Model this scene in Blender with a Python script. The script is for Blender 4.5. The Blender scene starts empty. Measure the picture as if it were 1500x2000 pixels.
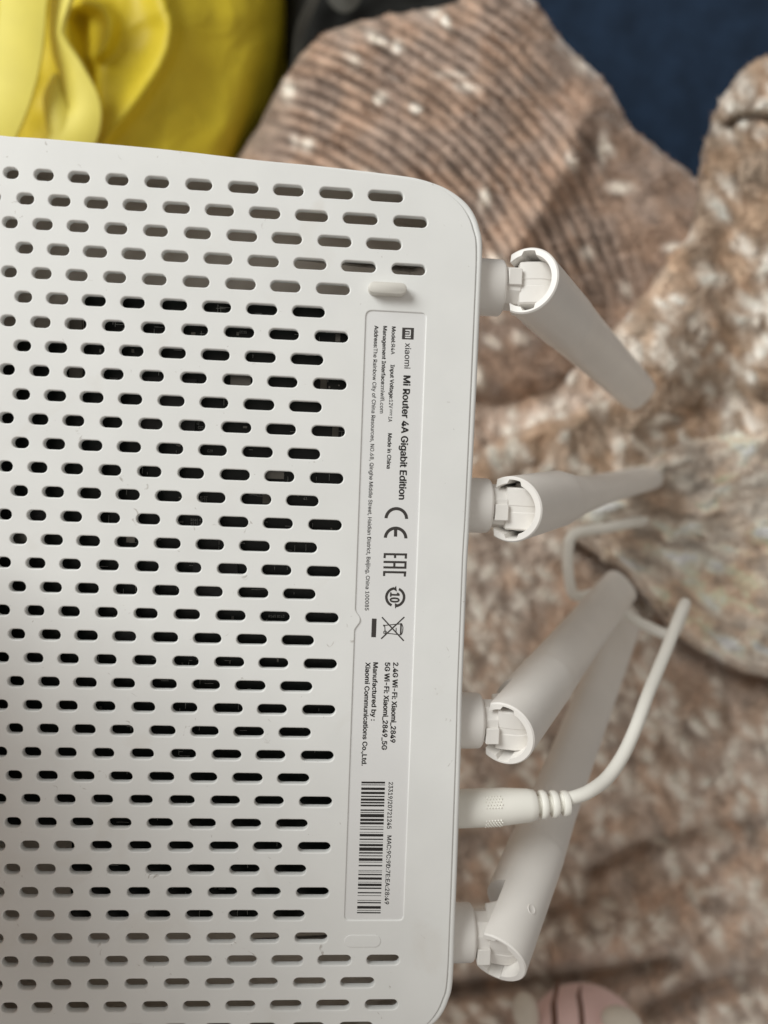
import bpy, bmesh, math, random
import numpy as np
from mathutils import Vector, Matrix, Quaternion

random.seed(4)
rng = np.random.default_rng(7)
scn = bpy.context.scene
C = scn.collection
MM = 0.001

# ------------------------------------------------------------------ camera
F_PX = 1480.0            # focal length in pixels of the 1500 x 2000 photograph
CX, CY = 750.0, 1000.0
H = 0.430                # camera height above the bed sheet
cam_d = bpy.data.cameras.new('camera')
cam_d.sensor_fit = 'VERTICAL'
cam_d.sensor_height = 36.0
cam_d.lens = F_PX / 2000.0 * 36.0
cam_d.clip_start = 0.005
cam_d.clip_end = 50
cam_d.dof.use_dof = True
cam_d.dof.focus_distance = 0.192
cam_d.dof.aperture_fstop = cam_d.lens / 4.1
cam = bpy.data.objects.new('camera', cam_d)
C.objects.link(cam)
cam.location = (0, 0, H)
scn.camera = cam

# ------------------------------------------------------------------ light
wld = bpy.data.worlds.new('World')
scn.world = wld
wld.use_nodes = True
bg = wld.node_tree.nodes['Background']
bg.inputs[0].default_value = (1.0, 0.93, 0.85, 1)
bg.inputs[1].default_value = 0.37


def area(name, loc, target, size, size_y, power, col, spread=180):
    d = bpy.data.lights.new(name, 'AREA')
    d.shape = 'RECTANGLE'
    d.size, d.size_y = size, size_y
    d.energy = power
    d.color = col
    d.spread = math.radians(spread)
    o = bpy.data.objects.new(name, d)
    C.objects.link(o)
    o.location = loc
    o.rotation_euler = (Vector(target) - Vector(loc)).to_track_quat('-Z', 'Y').to_euler()
    return o


area('window_light', (-1.08, 0.86, 1.34), (0.0, 0.02, 0.2), 0.95, 0.95, 30.0, (0.98, 1.0, 0.98), 180)

scn.view_settings.view_transform = 'Standard'
scn.view_settings.look = 'None'
scn.view_settings.gamma = 1
scn.view_settings.exposure = 0.0
scn.render.engine = 'CYCLES'
scn.cycles.use_denoising = True
scn.cycles.max_bounces = 8


# ------------------------------------------------------------------ geometry of the photograph
def W(x, y, depth):
    """world point seen at pixel (x, y) at a distance in front of the camera (m)"""
    return Vector(((x - CX) / F_PX * depth, -(y - CY) / F_PX * depth, H - depth))


def _rot(a, b, c):
    ca, sa, cb, sb, cc, sc = np.cos(a), np.sin(a), np.cos(b), np.sin(b), np.cos(c), np.sin(c)
    return (np.array([[1, 0, 0], [0, ca, -sa], [0, sa, ca]]) @ np.array([[cb, 0, sb], [0, 1, 0], [-sb, 0, cb]])
            @ np.array([[cc, -sc, 0], [sc, cc, 0], [0, 0, 1]]))


RF = _rot(3.57436241e-02, -6.51016504e-02, 3.65974375e-02)
TF = np.array([0.0, 20.9582697, 187.687978])
PITCH = 5.75


def LP(x, y, Z=0.0):
    """router-frame point (mm; X right, Y up, Z out of the base) seen at pixel (x, y) on the plane Z"""
    d = np.array([(x - CX) / F_PX, (y - CY) / F_PX, 1.0])
    n = RF[:, 2]
    lam = (n @ TF - Z) / (n @ d)
    p = RF.T @ (lam * d - TF)
    return np.array([p[0], -p[1], Z])


FL = np.diag([1.0, -1.0, -1.0])
ROT_W = FL @ RF @ FL
TR_W = FL @ TF * MM + np.array([0, 0, H])
ROUTER_M = Matrix.Translation(Vector(TR_W)) @ Matrix([[float(v) for v in r] for r in ROT_W]).to_4x4()


def to_local(wp):
    """world point -> router frame in mm"""
    return ROT_W.T @ (np.array(wp) - TR_W) / MM


# ------------------------------------------------------------------ object helpers
def link(o, parent=None):
    C.objects.link(o)
    if parent is not None:
        o.parent = parent
    return o


def mesh_obj(name, verts, faces, mat, parent=None, smooth=None, scale=1.0):
    me = bpy.data.meshes.new(name)
    me.from_pydata([tuple(float(c) * scale for c in v) for v in verts], [], faces)
    me.update()
    if mat:
        me.materials.append(mat)
    o = bpy.data.objects.new(name, me)
    link(o, parent)
    if smooth is not None:
        bm = bmesh.new()
        bm.from_mesh(me)
        bmesh.ops.recalc_face_normals(bm, faces=bm.faces)
        bm.to_mesh(me)
        bm.free()
        me.shade_smooth()
        me.set_sharp_from_angle(angle=math.radians(smooth))
    return o


def bevel(o, w, seg=2, ang=35):
    m = o.modifiers.new('bevel', 'BEVEL')
    m.width = w * MM
    m.segments = seg
    m.limit_method = 'ANGLE'
    m.angle_limit = math.radians(ang)
    m.use_clamp_overlap = True
    return o


def tag(o, label=None, category=None, kind=None, group=None):
    if label:
        o['label'] = label
    if category:
        o['category'] = category
    if kind:
        o['kind'] = kind
    if group:
        o['group'] = group
    return o


def catmull(pts, n=8, closed=False):
    P = [np.array(p, float) for p in pts]
    out = []
    N = len(P)
    rngi = range(N) if closed else range(N - 1)
    for i in rngi:
        if closed:
            p0, p1, p2, p3 = P[(i - 1) % N], P[i], P[(i + 1) % N], P[(i + 2) % N]
        else:
            p1, p2 = P[i], P[i + 1]
            p0 = P[i - 1] if i > 0 else 2 * p1 - p2
            p3 = P[i + 2] if i + 2 < N else 2 * p2 - p1
        for k in range(n):
            t = k / n
            out.append(0.5 * (2 * p1 + (p2 - p0) * t + (2 * p0 - 5 * p1 + 4 * p2 - p3) * t * t
                              + (-p0 + 3 * p1 - 3 * p2 + p3) * t ** 3))
    if not closed:
        out.append(P[-1])
    return out


def offset_loop(L, d):
    """shrink a closed counter-clockwise 2D loop by d"""
    L = np.array(L)[:, :2]
    nx = np.roll(L, -1, 0)
    pv = np.roll(L, 1, 0)
    t = nx - pv
    t /= np.linalg.norm(t, axis=1)[:, None] + 1e-12
    nrm = np.stack([-t[:, 1], t[:, 0]], 1)
    return L + nrm * d


# ------------------------------------------------------------------ materials
def mat_new(name):
    m = bpy.data.materials.new(name)
    m.use_nodes = True
    nt = m.node_tree
    return m, nt, nt.nodes['Principled BSDF']


def plastic(name, col, rough=0.45, grain=0.12, gscale=2200.0, var=0.03, spec=0.4, sss=0.0):
    m, nt, b = mat_new(name)
    tc = nt.nodes.new('ShaderNodeTexCoord')
    n1 = nt.nodes.new('ShaderNodeTexNoise')
    n1.inputs['Scale'].default_value = gscale
    n1.inputs['Detail'].default_value = 2
    bp = nt.nodes.new('ShaderNodeBump')
    bp.inputs['Strength'].default_value = grain
    bp.inputs['Distance'].default_value = 0.0001
    nt.links.new(tc.outputs['Object'], n1.inputs['Vector'])
    nt.links.new(n1.outputs['Fac'], bp.inputs['Height'])
    nt.links.new(bp.outputs['Normal'], b.inputs['Normal'])
    n2 = nt.nodes.new('ShaderNodeTexNoise')
    n2.inputs['Scale'].default_value = 60
    n2.inputs['Detail'].default_value = 6
    nt.links.new(tc.outputs['Object'], n2.inputs['Vector'])
    rp = nt.nodes.new('ShaderNodeValToRGB')
    rp.color_ramp.elements[0].position = 0.3
    rp.color_ramp.elements[1].position = 0.7
    rp.color_ramp.elements[0].color = (*[c * (1 - var) for c in col], 1)
    rp.color_ramp.elements[1].color = (*[min(1, c * (1 + var)) for c in col], 1)
    nt.links.new(n2.outputs['Fac'], rp.inputs['Fac'])
    nt.links.new(rp.outputs['Color'], b.inputs['Base Color'])
    b.inputs['Roughness'].default_value = rough
    b.inputs['Specular IOR Level'].default_value = spec
    return m


M_WHITE = plastic('white_plastic', (0.79, 0.795, 0.78), 0.5, 0.10)


def speckle(m, scale, lo, hi, col, amt):
    """sparse dust and scuff marks over a plastic"""
    nt = m.node_tree
    b = nt.nodes['Principled BSDF']
    src = b.inputs['Base Color'].links[0].from_socket
    tc = nt.nodes.new('ShaderNodeTexCoord')
    n = nt.nodes.new('ShaderNodeTexNoise')
    n.inputs['Scale'].default_value = scale
    n.inputs['Detail'].default_value = 4
    n.inputs['Distortion'].default_value = 1.5
    mr = nt.nodes.new('ShaderNodeMapRange')
    mr.inputs['From Min'].default_value = lo
    mr.inputs['From Max'].default_value = hi
    mr.inputs['To Max'].default_value = amt
    mix = nt.nodes.new('ShaderNodeMix')
    mix.data_type = 'RGBA'
    mix.inputs['B'].default_value = (*col, 1)
    nt.links.new(tc.outputs['Object'], n.inputs['Vector'])
    nt.links.new(n.outputs['Fac'], mr.inputs['Value'])
    nt.links.new(mr.outputs[0], mix.inputs['Factor'])
    nt.links.new(src, mix.inputs['A'])
    nt.links.new(mix.outputs['Result'], b.inputs['Base Color'])
    return m


speckle(M_WHITE, 260, 0.70, 0.76, (0.30, 0.26, 0.22), 0.55)
speckle(M_WHITE, 35, 0.62, 0.80, (0.66, 0.62, 0.56), 0.35)
M_WHITE_SMOOTH = plastic('white_antenna_plastic', (0.81, 0.785, 0.75), 0.38, 0.04)
M_INNER_LIT = plastic('inner_plastic_lit', (0.85, 0.77, 0.68), 0.6, 0.05)  # shell plastic with the warm light leaking inside put into its colour
M_LABEL = plastic('label_paper', (0.76, 0.76, 0.755), 0.55, 0.03, var=0.015)
M_INK = plastic('black_ink', (0.018, 0.016, 0.015), 0.55, 0.0)
M_INK_GREY = plastic('dark_grey_ink', (0.045, 0.04, 0.037), 0.55, 0.0)
M_RUBBER = plastic('silicone_foot', (0.66, 0.64, 0.59), 0.5, 0.1)
M_CABLE = plastic('cable_vinyl', (0.86, 0.845, 0.785), 0.42, 0.03)
M_BOARD = plastic('circuit_board_lacquer', (0.008, 0.011, 0.009), 0.4, 0.05, 600, 0.25)
M_SILK = plastic('silkscreen_print', (0.45, 0.45, 0.42), 0.6, 0.0)
M_CHIP = plastic('chip_resin', (0.03, 0.03, 0.03), 0.5, 0.1)
M_SHIELD = plastic('component_metal', (0.22, 0.21, 0.19), 0.35, 0.1)
M_SHIELD.node_tree.nodes['Principled BSDF'].inputs['Metallic'].default_value = 0.8
M_PART = plastic('ceramic_part', (0.17, 0.155, 0.13), 0.6, 0.05)
M_DARK_HOLE = plastic('dark_socket_plastic', (0.02, 0.02, 0.032), 0.6, 0.0)


def cloth_mat(name, col, rough, weave=1500.0, wstr=0.25, var=0.08, sheen=0.0, spec=0.3):
    m = plastic(name, col, rough, wstr, weave, var, spec)
    b = m.node_tree.nodes['Principled BSDF']
    b.inputs['Sheen Weight'].default_value = sheen
    return m


M_YELLOW = cloth_mat('yellow_nylon', (0.66, 0.52, 0.03), 0.5, 700, 0.5, 0.08, 0.0, 0.3)
M_YELLOW_STRAP = cloth_mat('yellow_webbing', (0.78, 0.68, 0.12), 0.55, 1400, 0.35, 0.05, 0.0, 0.4)
M_NAVY = cloth_mat('navy_cotton', (0.012, 0.025, 0.050), 0.85, 650, 0.7, 0.25, 0.05, 0.15)
M_BLACK = cloth_mat('black_fabric', (0.012, 0.012, 0.011), 0.8, 1000, 0.4, 0.2, 0.0, 0.2)
M_GREYWEB = cloth_mat('grey_webbing', (0.06, 0.058, 0.05), 0.7, 1000, 0.4, 0.2, 0.0, 0.2)
M_PINK = cloth_mat('pink_plush', (0.90, 0.66, 0.64), 0.9, 700, 0.6, 0.08, 0.4, 0.1)
M_EAR = cloth_mat('cream_plush', (0.72, 0.66, 0.57), 0.9, 700, 0.6, 0.06, 0.4, 0.1)
M_STRIPE = cloth_mat('brown_plush', (0.16, 0.085, 0.06), 0.9, 700, 0.6, 0.1, 0.1, 0.1)

m, nt, b = mat_new('plush_fur')
at = nt.nodes.new('ShaderNodeAttribute')
at.attribute_name = 'fur'
nt.links.new(at.outputs['Color'], b.inputs['Base Color'])
b.inputs['Roughness'].default_value = 0.85
b.inputs['Sheen Weight'].default_value = 0.9
b.inputs['Sheen Roughness'].default_value = 0.35
b.inputs['Sheen Tint'].default_value = (1.0, 0.93, 0.86, 1)
b.inputs['Specular IOR Level'].default_value = 0.15
tcf = nt.nodes.new('ShaderNodeTexCoord')
nf = nt.nodes.new('ShaderNodeTexNoise')
nf.inputs['Scale'].default_value = 900
nf.inputs['Detail'].default_value = 3
bf = nt.nodes.new('ShaderNodeBump')
bf.inputs['Strength'].default_value = 0.7
bf.inputs['Distance'].default_value = 0.0006
nt.links.new(tcf.outputs['Object'], nf.inputs['Vector'])
nt.links.new(nf.outputs['Fac'], bf.inputs['Height'])
nt.links.new(bf.outputs['Normal'], b.inputs['Normal'])
M_FUR = m

# ------------------------------------------------------------------ bed sheet (setting)
bs = mesh_obj('bed_surface', [(-1.2, -1.2, 0), (1.2, -1.2, 0), (1.2, 1.2, 0), (-1.2, 1.2, 0)], [(0, 1, 2, 3)], M_NAVY)
tag(bs, kind='structure')


# ------------------------------------------------------------------ numpy noise
_perm = rng.permutation(512)
_grad = rng.normal(size=(512, 2))
_grad /= np.linalg.norm(_grad, axis=1)[:, None]


def pnoise(x, y, seed=0):
    x = np.asarray(x, float) + seed * 17.31
    y = np.asarray(y, float) - seed * 9.77
    xi, yi = np.floor(x).astype(int), np.floor(y).astype(int)
    xf, yf = x - xi, y - yi
    u, v = xf ** 3 * (xf * (xf * 6 - 15) + 10), yf ** 3 * (yf * (yf * 6 - 15) + 10)

    def g(ix, iy):
        k = _perm[(_perm[ix % 512] + iy) % 512]
        return _grad[k]

    def dot(ix, iy, fx, fy):
        gg = g(ix, iy)
        return gg[..., 0] * fx + gg[..., 1] * fy
    a = dot(xi, yi, xf, yf)
    b_ = dot(xi + 1, yi, xf - 1, yf)
    c = dot(xi, yi + 1, xf, yf - 1)
    d = dot(xi + 1, yi + 1, xf - 1, yf - 1)
    return 1.5 * ((a * (1 - u) + b_ * u) * (1 - v) + (c * (1 - u) + d * u) * v)


def fbm(x, y, seed=0, oct=3):
    s, a = 0, 1.0
    for k in range(oct):
        s = s + a * pnoise(x * 2 ** k, y * 2 ** k, seed + k * 3)
        a *= 0.5
    return s


def seg_dist(px, py, pts):
    """distance to a polyline and the parameter along it"""
    best = np.full(px.shape, 1e9)
    side = np.zeros(px.shape)
    for (x0, y0), (x1, y1) in zip(pts[:-1], pts[1:]):
        dx, dy = x1 - x0, y1 - y0
        t = np.clip(((px - x0) * dx + (py - y0) * dy) / (dx * dx + dy * dy + 1e-9), 0, 1)
        d = np.hypot(px - x0 - t * dx, py - y0 - t * dy)
        s = np.sign(dx * (py - y0) - dy * (px - x0))
        side = np.where(d < best, s, side)
        best = np.minimum(best, d)
    return best, side


def poly_sdf(px, py, poly):
    """positive inside"""
    d, _ = seg_dist(px, py, list(poly) + [poly[0]])
    inside = np.zeros(px.shape, bool)
    n = len(poly)
    for i in range(n):
        x0, y0 = poly[i]
        x1, y1 = poly[(i + 1) % n]
        cond = (y0 > py) != (y1 > py)
        xs = (x1 - x0) * (py - y0) / (y1 - y0 + 1e-12) + x0
        inside ^= cond & (px < xs)
    return np.where(inside, d, -d)


def smooth01(t):
    t = np.clip(t, 0, 1)
    return t * t * (3 - 2 * t)


def make_pile(owner, V, Fq, px, py, color_fn, n, plen):
    """short upright pile, one fine tapered tuft at a time, as one mass on the sheet it grows from"""
    cx, cy = px[Fq].mean(1), py[Fq].mean(1)
    vis = (cx > 440) & (cx < 1540) & (cy > -50) & (cy < 2050) & ~((cx < 830) & (cy > 400))
    Q = Fq[vis]
    k = rng.integers(0, len(Q), n)
    Q = Q[k]
    A, B, D = V[Q[:, 0]], V[Q[:, 1]], V[Q[:, 3]]
    f, g = rng.random(n)[:, None], rng.random(n)[:, None]
    p = A + (B - A) * f + (D - A) * g
    nrm = np.cross(B - A, D - A)
    nrm /= np.linalg.norm(nrm, axis=1)[:, None] + 1e-12
    nrm *= np.sign(nrm[:, 2:3] + 1e-9)
    qx, qy = px[Q[:, 0]], py[Q[:, 0]]
    th = 0.8 + 2.4 * fbm(qx / 70, qy / 70, 141, 2)
    flow = np.stack([np.cos(th), np.sin(th), np.zeros(n)], 1)
    d = 0.42 * nrm + 1.0 * flow + rng.normal(size=(n, 3)) * 0.16
    d /= np.linalg.norm(d, axis=1)[:, None]
    L = (plen * rng.uniform(0.6, 1.15, n))[:, None]
    side = np.cross(d, nrm)
    side *= 0.00040 / (np.linalg.norm(side, axis=1)[:, None] + 1e-9)
    T = np.stack([p - side - nrm * .0003, p + side - nrm * .0003, p + d * L], 1).reshape(-1, 3)
    me = bpy.data.meshes.new('pile')
    me.from_pydata(T.tolist(), [], np.arange(3 * n).reshape(-1, 3).tolist())
    me.update()
    me.materials.append(M_FUR)
    col = color_fn(qx, qy) * rng.uniform(0.88, 1.12, n)[:, None]
    c3 = np.repeat(np.clip(col, 0.01, .93)[:, None, :], 3, 1)
    c3 = c3.reshape(-1, 3)
    at = me.color_attributes.new('fur', 'FLOAT_COLOR', 'POINT')
    at.data.foreach_set('color', np.concatenate([c3, np.ones((len(c3), 1))], 1).astype(np.float32).ravel())
    o = bpy.data.objects.new('pile', me)
    link(o, owner)
    tag(o, kind='stuff')


def cloth_sheet(name, poly, depth, step, height_fn, mat, parent, edge=60.0, drop=0.03, zmin=0.002, color_fn=None, tuft=None, jag=5.0, persp=True, pile=0, pile_len=.0024):
    """a cloth surface over an outline (photo pixels at a nominal depth) with rounded, falling edges"""
    poly = [tuple(p) for p in catmull(poly, 5, True)]
    xs = [p[0] for p in poly]
    ys = [p[1] for p in poly]
    gx = np.arange(min(xs) - 2 * step, max(xs) + 2 * step, step)
    gy = np.arange(min(ys) - 2 * step, max(ys) + 2 * step, step)
    PX, PY = np.meshgrid(gx, gy)
    sd = poly_sdf(PX, PY, poly) + jag * fbm(PX / 40, PY / 40, 5, 2)
    z = height_fn(PX, PY, sd)
    if tuft is not None:
        z = z + 0.0022 * tuft(PX, PY)
    t = np.clip(sd / edge, 0, 1)
    z = np.maximum(z - drop * (1 - np.sqrt(1 - (1 - t) ** 2)), zmin)
    keep = sd > -step
    dd = (H - z) if persp else depth
    X = (PX - CX) / F_PX * dd
    Y = -(PY - CY) / F_PX * dd
    idx = -np.ones(PX.shape, int)
    idx[keep] = np.arange(keep.sum())
    V = np.stack([X[keep], Y[keep], z[keep]], 1)
    q = keep[:-1, :-1] & keep[1:, :-1] & keep[:-1, 1:] & keep[1:, 1:]
    a, b_, c, d = idx[:-1, :-1][q], idx[1:, :-1][q], idx[1:, 1:][q], idx[:-1, 1:][q]
    Fq = np.stack([a, b_, c, d], 1)
    me = bpy.data.meshes.new(name)
    me.from_pydata(V.tolist(), [], Fq.tolist())
    me.update()
    me.shade_smooth()
    me.materials.append(mat)
    o = bpy.data.objects.new(name, me)
    link(o, parent)
    if color_fn is not None and pile:
        make_pile(o, V, Fq, PX[keep], PY[keep], color_fn, pile, pile_len)
    if color_fn is not None:
        col = color_fn(PX[keep], PY[keep])
        at = me.color_attributes.new('fur', 'FLOAT_COLOR', 'POINT')
        at.data.foreach_set('color', np.concatenate([col, np.ones((len(col), 1))], 1).astype(np.float32).ravel())
    return o, dict(PX=PX, PY=PY, X=X, Y=Y, Z=z, keep=keep & (sd > 0), step=step, depth=depth)


# ------------------------------------------------------------------ plush blanket
DABS = {}
DX0, DY0, DRES = -1300.0, -300.0, 3.0
DW, DH = 1010, 930


def dab_map(spacing, ang, seed):
    """white tufts with velvet sheen painted in: round and elongated dabs over the pile"""
    if (spacing, seed) in DABS:
        return DABS[(spacing, seed)]
    r_ = np.random.default_rng(seed)
    M = np.zeros((DH, DW))
    x_hi, y_hi = DX0 + DW * DRES, DY0 + DH * DRES
    n = int((x_hi - DX0) * (y_hi - DY0) / spacing ** 2)
    cx, cy = r_.uniform(DX0, x_hi, n), r_.uniform(DY0, y_hi, n)
    dens = fbm(cx / 170, cy / 170, seed + 4, 2)
    ok = r_.random(n) < np.clip(0.55 + 0.9 * dens, 0.05, 1)
    cx, cy = cx[ok], cy[ok]
    th = ang + 1.1 * fbm(cx / 120, cy / 120, seed + 9, 2) + r_.normal(size=len(cx)) * 0.35
    if seed == 91:
        th = np.arctan2(cy - 1010, cx - 1080) + r_.normal(size=len(cx)) * 0.12
    la = 12 + 26 * r_.random(len(cx)) ** 2.0 + (12 if seed == 91 else 0)
    lc = r_.uniform(8.5, 14, len(cx))
    am = r_.uniform(0.55, 1.2, len(cx))
    for x, y, t, a, c, m in zip(cx, cy, th, la, lc, am):
        i, j, k = int((y - DY0) / DRES), int((x - DX0) / DRES), int(2.2 * a / DRES) + 2
        i0, i1, j0, j1 = max(i - k, 0), min(i + k, DH), max(j - k, 0), min(j + k, DW)
        if i0 >= i1 or j0 >= j1:
            continue
        Y, X = np.mgrid[i0:i1, j0:j1]
        X, Y = X * DRES + DX0 - x, Y * DRES + DY0 - y
        u, v = X * math.cos(t) + Y * math.sin(t), -X * math.sin(t) + Y * math.cos(t)
        g = m * np.exp(-((u / a) ** 2 + (v / c) ** 2) ** 1.3)
        M[i0:i1, j0:j1] = np.maximum(M[i0:i1, j0:j1], g)
    DABS[(spacing, seed)] = M
    return M


def fur_white(px, py, spacing, ang, seed):
    M = dab_map(spacing, ang, seed)
    fx = np.clip((np.asarray(px) - DX0) / DRES, 0, DW - 1.01)
    fy = np.clip((np.asarray(py) - DY0) / DRES, 0, DH - 1.01)
    ix, iy = fx.astype(int), fy.astype(int)
    tx, ty = fx - ix, fy - iy
    return ((M[iy, ix] * (1 - tx) + M[iy, ix + 1] * tx) * (1 - ty) + (M[iy + 1, ix] * (1 - tx) + M[iy + 1, ix + 1] * tx) * ty)


def fur_color(px, py, brown, white, spacing, ang, seed):
    w = fur_white(px, py, spacing, ang, seed)
    ca, sa = math.cos(ang), math.sin(ang)
    wx = px + 14 * fbm(px / 60, py / 60, seed + 1, 2)
    wy = py + 14 * fbm(px / 60, py / 60, seed + 2, 2)
    a = wx * ca + wy * sa
    c = -wx * sa + wy * ca
    big = fbm(px / 150, py / 150, seed + 4, 2)
    streak = fbm(a / 62, c / 30, seed + 6, 3)
    fine = fbm(a / 18, c / 12, seed + 7, 2)
    tone = np.clip(0.5 + 0.55 * streak + 0.22 * fine + 0.35 * big, 0, 1)[..., None]
    red = smooth01(0.5 + 1.3 * fbm(px / 85, py / 85, seed + 8, 2))[..., None]
    b0 = np.array(brown) * 0.70
    b1 = np.array(brown) * 1.25
    col = b0 * (1 - tone) + b1 * tone
    col = col * np.array([0.98, 0.99, 1.0]) * (1 - red) + col * np.array([1.04, 0.975, 0.91]) * red
    w = np.clip(w * (1.0 + 0.25 * fine), 0, 1)[..., None]
    return np.clip(col * (1 - w) + np.array(white) * w, 0.01, 0.95)


blanket = bpy.data.objects.new('plush_blanket', None)
link(blanket)
tag(blanket, 'rumpled brown plush blanket with white fur tips heaped on the bed', 'blanket')


BROWN = (0.56, 0.385, 0.29)
WHITE = (0.88, 0.83, 0.76)


def bump(px, py, cx, cy, rx, ry, h, ang=0):
    ca, sa = math.cos(ang), math.sin(ang)
    a = (px - cx) * ca + (py - cy) * sa
    c = -(px - cx) * sa + (py - cy) * ca
    return h * np.exp(-(a / rx) ** 2 - (c / ry) ** 2)


def valley(px, py, pts, w, h):
    d, s = seg_dist(px, py, catmull_xy(pts))
    return -h * np.exp(-(d / w) ** 2)


def catmull_xy(pts):
    return [tuple(p) for p in catmull(pts, 6)]


def step_fold(px, py, pts, w, h):
    """one side higher than the other, with a rolled lip; side>0 is the right-hand side on screen when walking the line"""
    d, s = seg_dist(px, py, catmull_xy(pts))
    return h * np.where(s > 0, np.sqrt(1 - (1 - np.clip(d / w, 0, 1)) ** 2) * np.exp(-(np.maximum(d - w, 0) / (5 * w)) ** 2), 0)


def crush(px, py, ang, seed, amp=0.0009):
    """the brushed, crushed lie of the pile"""
    ca, sa = math.cos(ang), math.sin(ang)
    wx = px + 20 * fbm(px / 80, py / 80, seed, 2)
    wy = py + 20 * fbm(px / 80, py / 80, seed + 1, 2)
    a = wx * ca + wy * sa
    c = -wx * sa + wy * ca
    return amp * (1.0 * fbm(a / 46, c / 24, seed + 2, 2) + 0.5 * fbm(a / 17, c / 12, seed + 3, 2))


def h_main(px, py, sd):
    z = 0.070 + 0.007 * fbm(px / 230, py / 230, 21, 2) + crush(px, py, 1.2, 23, 0.0012)
    z = z + valley(px, py, [(1160, 1700), (1240, 1655), (1330, 1630), (1460, 1612)], 20, 0.015)
    z = z + valley(px, py, [(870, 1930), (1010, 1915), (1130, 1905), (1310, 1876)], 22, 0.020)
    z = z + valley(px, py, [(1270, 1975), (1370, 1930), (1540, 1885)], 26, 0.018)
    z = z + valley(px, py, [(1060, 1790), (1110, 1770), (1190, 1760)], 22, 0.008)
    z = z + bump(px, py, 1340, 1500, 170, 110, 0.012, -0.3)
    z = z + bump(px, py, 1220, 1830, 190, 60, 0.010, -0.15)
    z = z + bump(px, py, 1440, 1750, 90, 120, 0.010, -0.3)
    z = z + bump(px, py, 1000, 1250, 90, 260, 0.006, 0.1)
    z = z + valley(px, py, [(1120, 1065), (1205, 1122), (1268, 1192), (1335, 1260), (1425, 1313), (1540, 1342)], 13, 0.015)
    return z


def rib_phase(px, py):
    r = np.hypot(px - 400, py - 800) + 5 * fbm(px / 140, py / 140, 33, 2)
    amp = smooth01((1190 - px + 0.35 * (py - 200)) / 160) * smooth01((px - 500) / 80) * smooth01((640 - py) / 150)
    return r * 2 * math.pi / 26.0, amp


def h_ribs(px, py, sd):
    z = 0.078 + 0.018 * smooth01(sd / 300) + 0.004 * fbm(px / 240, py / 240, 31, 2) + crush(px, py, 0.6, 35, 0.0006)
    ph, amp = rib_phase(px, py)
    z = z + 0.0036 * np.abs(np.sin(ph / 2)) ** 0.7 * amp
    d, s = seg_dist(px, py, catmull_xy([(1135, 235), (1110, 320), (1060, 400), (1000, 490)]))
    z = z + 0.009 * np.exp(-(d / 26) ** 2) + 0.004 * np.exp(-(d / 70) ** 2)
    d, s = seg_dist(px, py, catmull_xy([(1110, 100), (1170, 190), (1220, 260)]))
    z = z + 0.008 * np.exp(-(d / 35) ** 2)
    return z


def h_right(px, py, sd):
    z = 0.088 + 0.006 * fbm(px / 200, py / 200, 41, 2) + crush(px, py, 1.1, 43, 0.0012)
    z = z + valley(px, py, [(1420, 250), (1455, 232), (1500, 235), (1560, 246)], 13, 0.012)
    z = z + bump(px, py, 1300, 700, 130, 90, 0.007, -0.8)
    z = z + valley(px, py, [(1420, 520), (1440, 640), (1400, 760)], 70, 0.012)
    z = z + valley(px, py, [(1290, 850), (1400, 800), (1520, 790)], 40, 0.010)
    return z


def h_flap(px, py, sd):
    z = 0.104 + 0.004 * fbm(px / 180, py / 180, 51, 2)
    th = np.arctan2(py - 1010, px - 1080)
    r = np.hypot(px - 1080, py - 1010)
    z = z + 0.0013 * fbm(th * 9, r / 130, 53, 2) * smooth01(r / 120) + crush(px, py, 0.3, 55, 0.0009)
    return z


WARM = (0.47, 0.315, 0.235)
SPECS = [
    ('fold', [(-220, 520), (200, 470), (560, 420), (1000, 330), (1350, 360), (1640, 500), (1660, 1300), (1660, 2150), (700, 2160), (100, 2150), (-220, 2100), (-240, 1200)],
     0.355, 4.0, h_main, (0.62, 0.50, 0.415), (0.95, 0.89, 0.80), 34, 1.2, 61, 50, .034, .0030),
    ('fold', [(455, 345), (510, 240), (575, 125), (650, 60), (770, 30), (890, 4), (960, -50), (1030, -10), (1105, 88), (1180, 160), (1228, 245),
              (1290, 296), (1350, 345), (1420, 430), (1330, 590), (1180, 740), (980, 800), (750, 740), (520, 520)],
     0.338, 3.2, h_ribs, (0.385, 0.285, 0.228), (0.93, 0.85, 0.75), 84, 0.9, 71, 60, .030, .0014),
    ('fold', [(1660, 100), (1530, 112), (1470, 128), (1422, 175), (1386, 255), (1366, 340), (1350, 440), (1288, 525), (1238, 605), (1190, 658), (1225, 725),
              (1215, 770), (1120, 800), (1000, 850), (930, 900), (920, 960), (1040, 980), (1160, 1000), (1400, 1010), (1660, 980)],
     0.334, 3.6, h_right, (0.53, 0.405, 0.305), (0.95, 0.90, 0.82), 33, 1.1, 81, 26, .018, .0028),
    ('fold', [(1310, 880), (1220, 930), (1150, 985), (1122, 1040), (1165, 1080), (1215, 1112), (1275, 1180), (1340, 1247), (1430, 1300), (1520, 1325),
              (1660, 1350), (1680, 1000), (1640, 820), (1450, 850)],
     0.328, 3.6, h_flap, (0.80, 0.68, 0.57), (0.95, 0.89, 0.80), 34, 0.35, 91, 20, .022, .0028),
]


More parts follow.
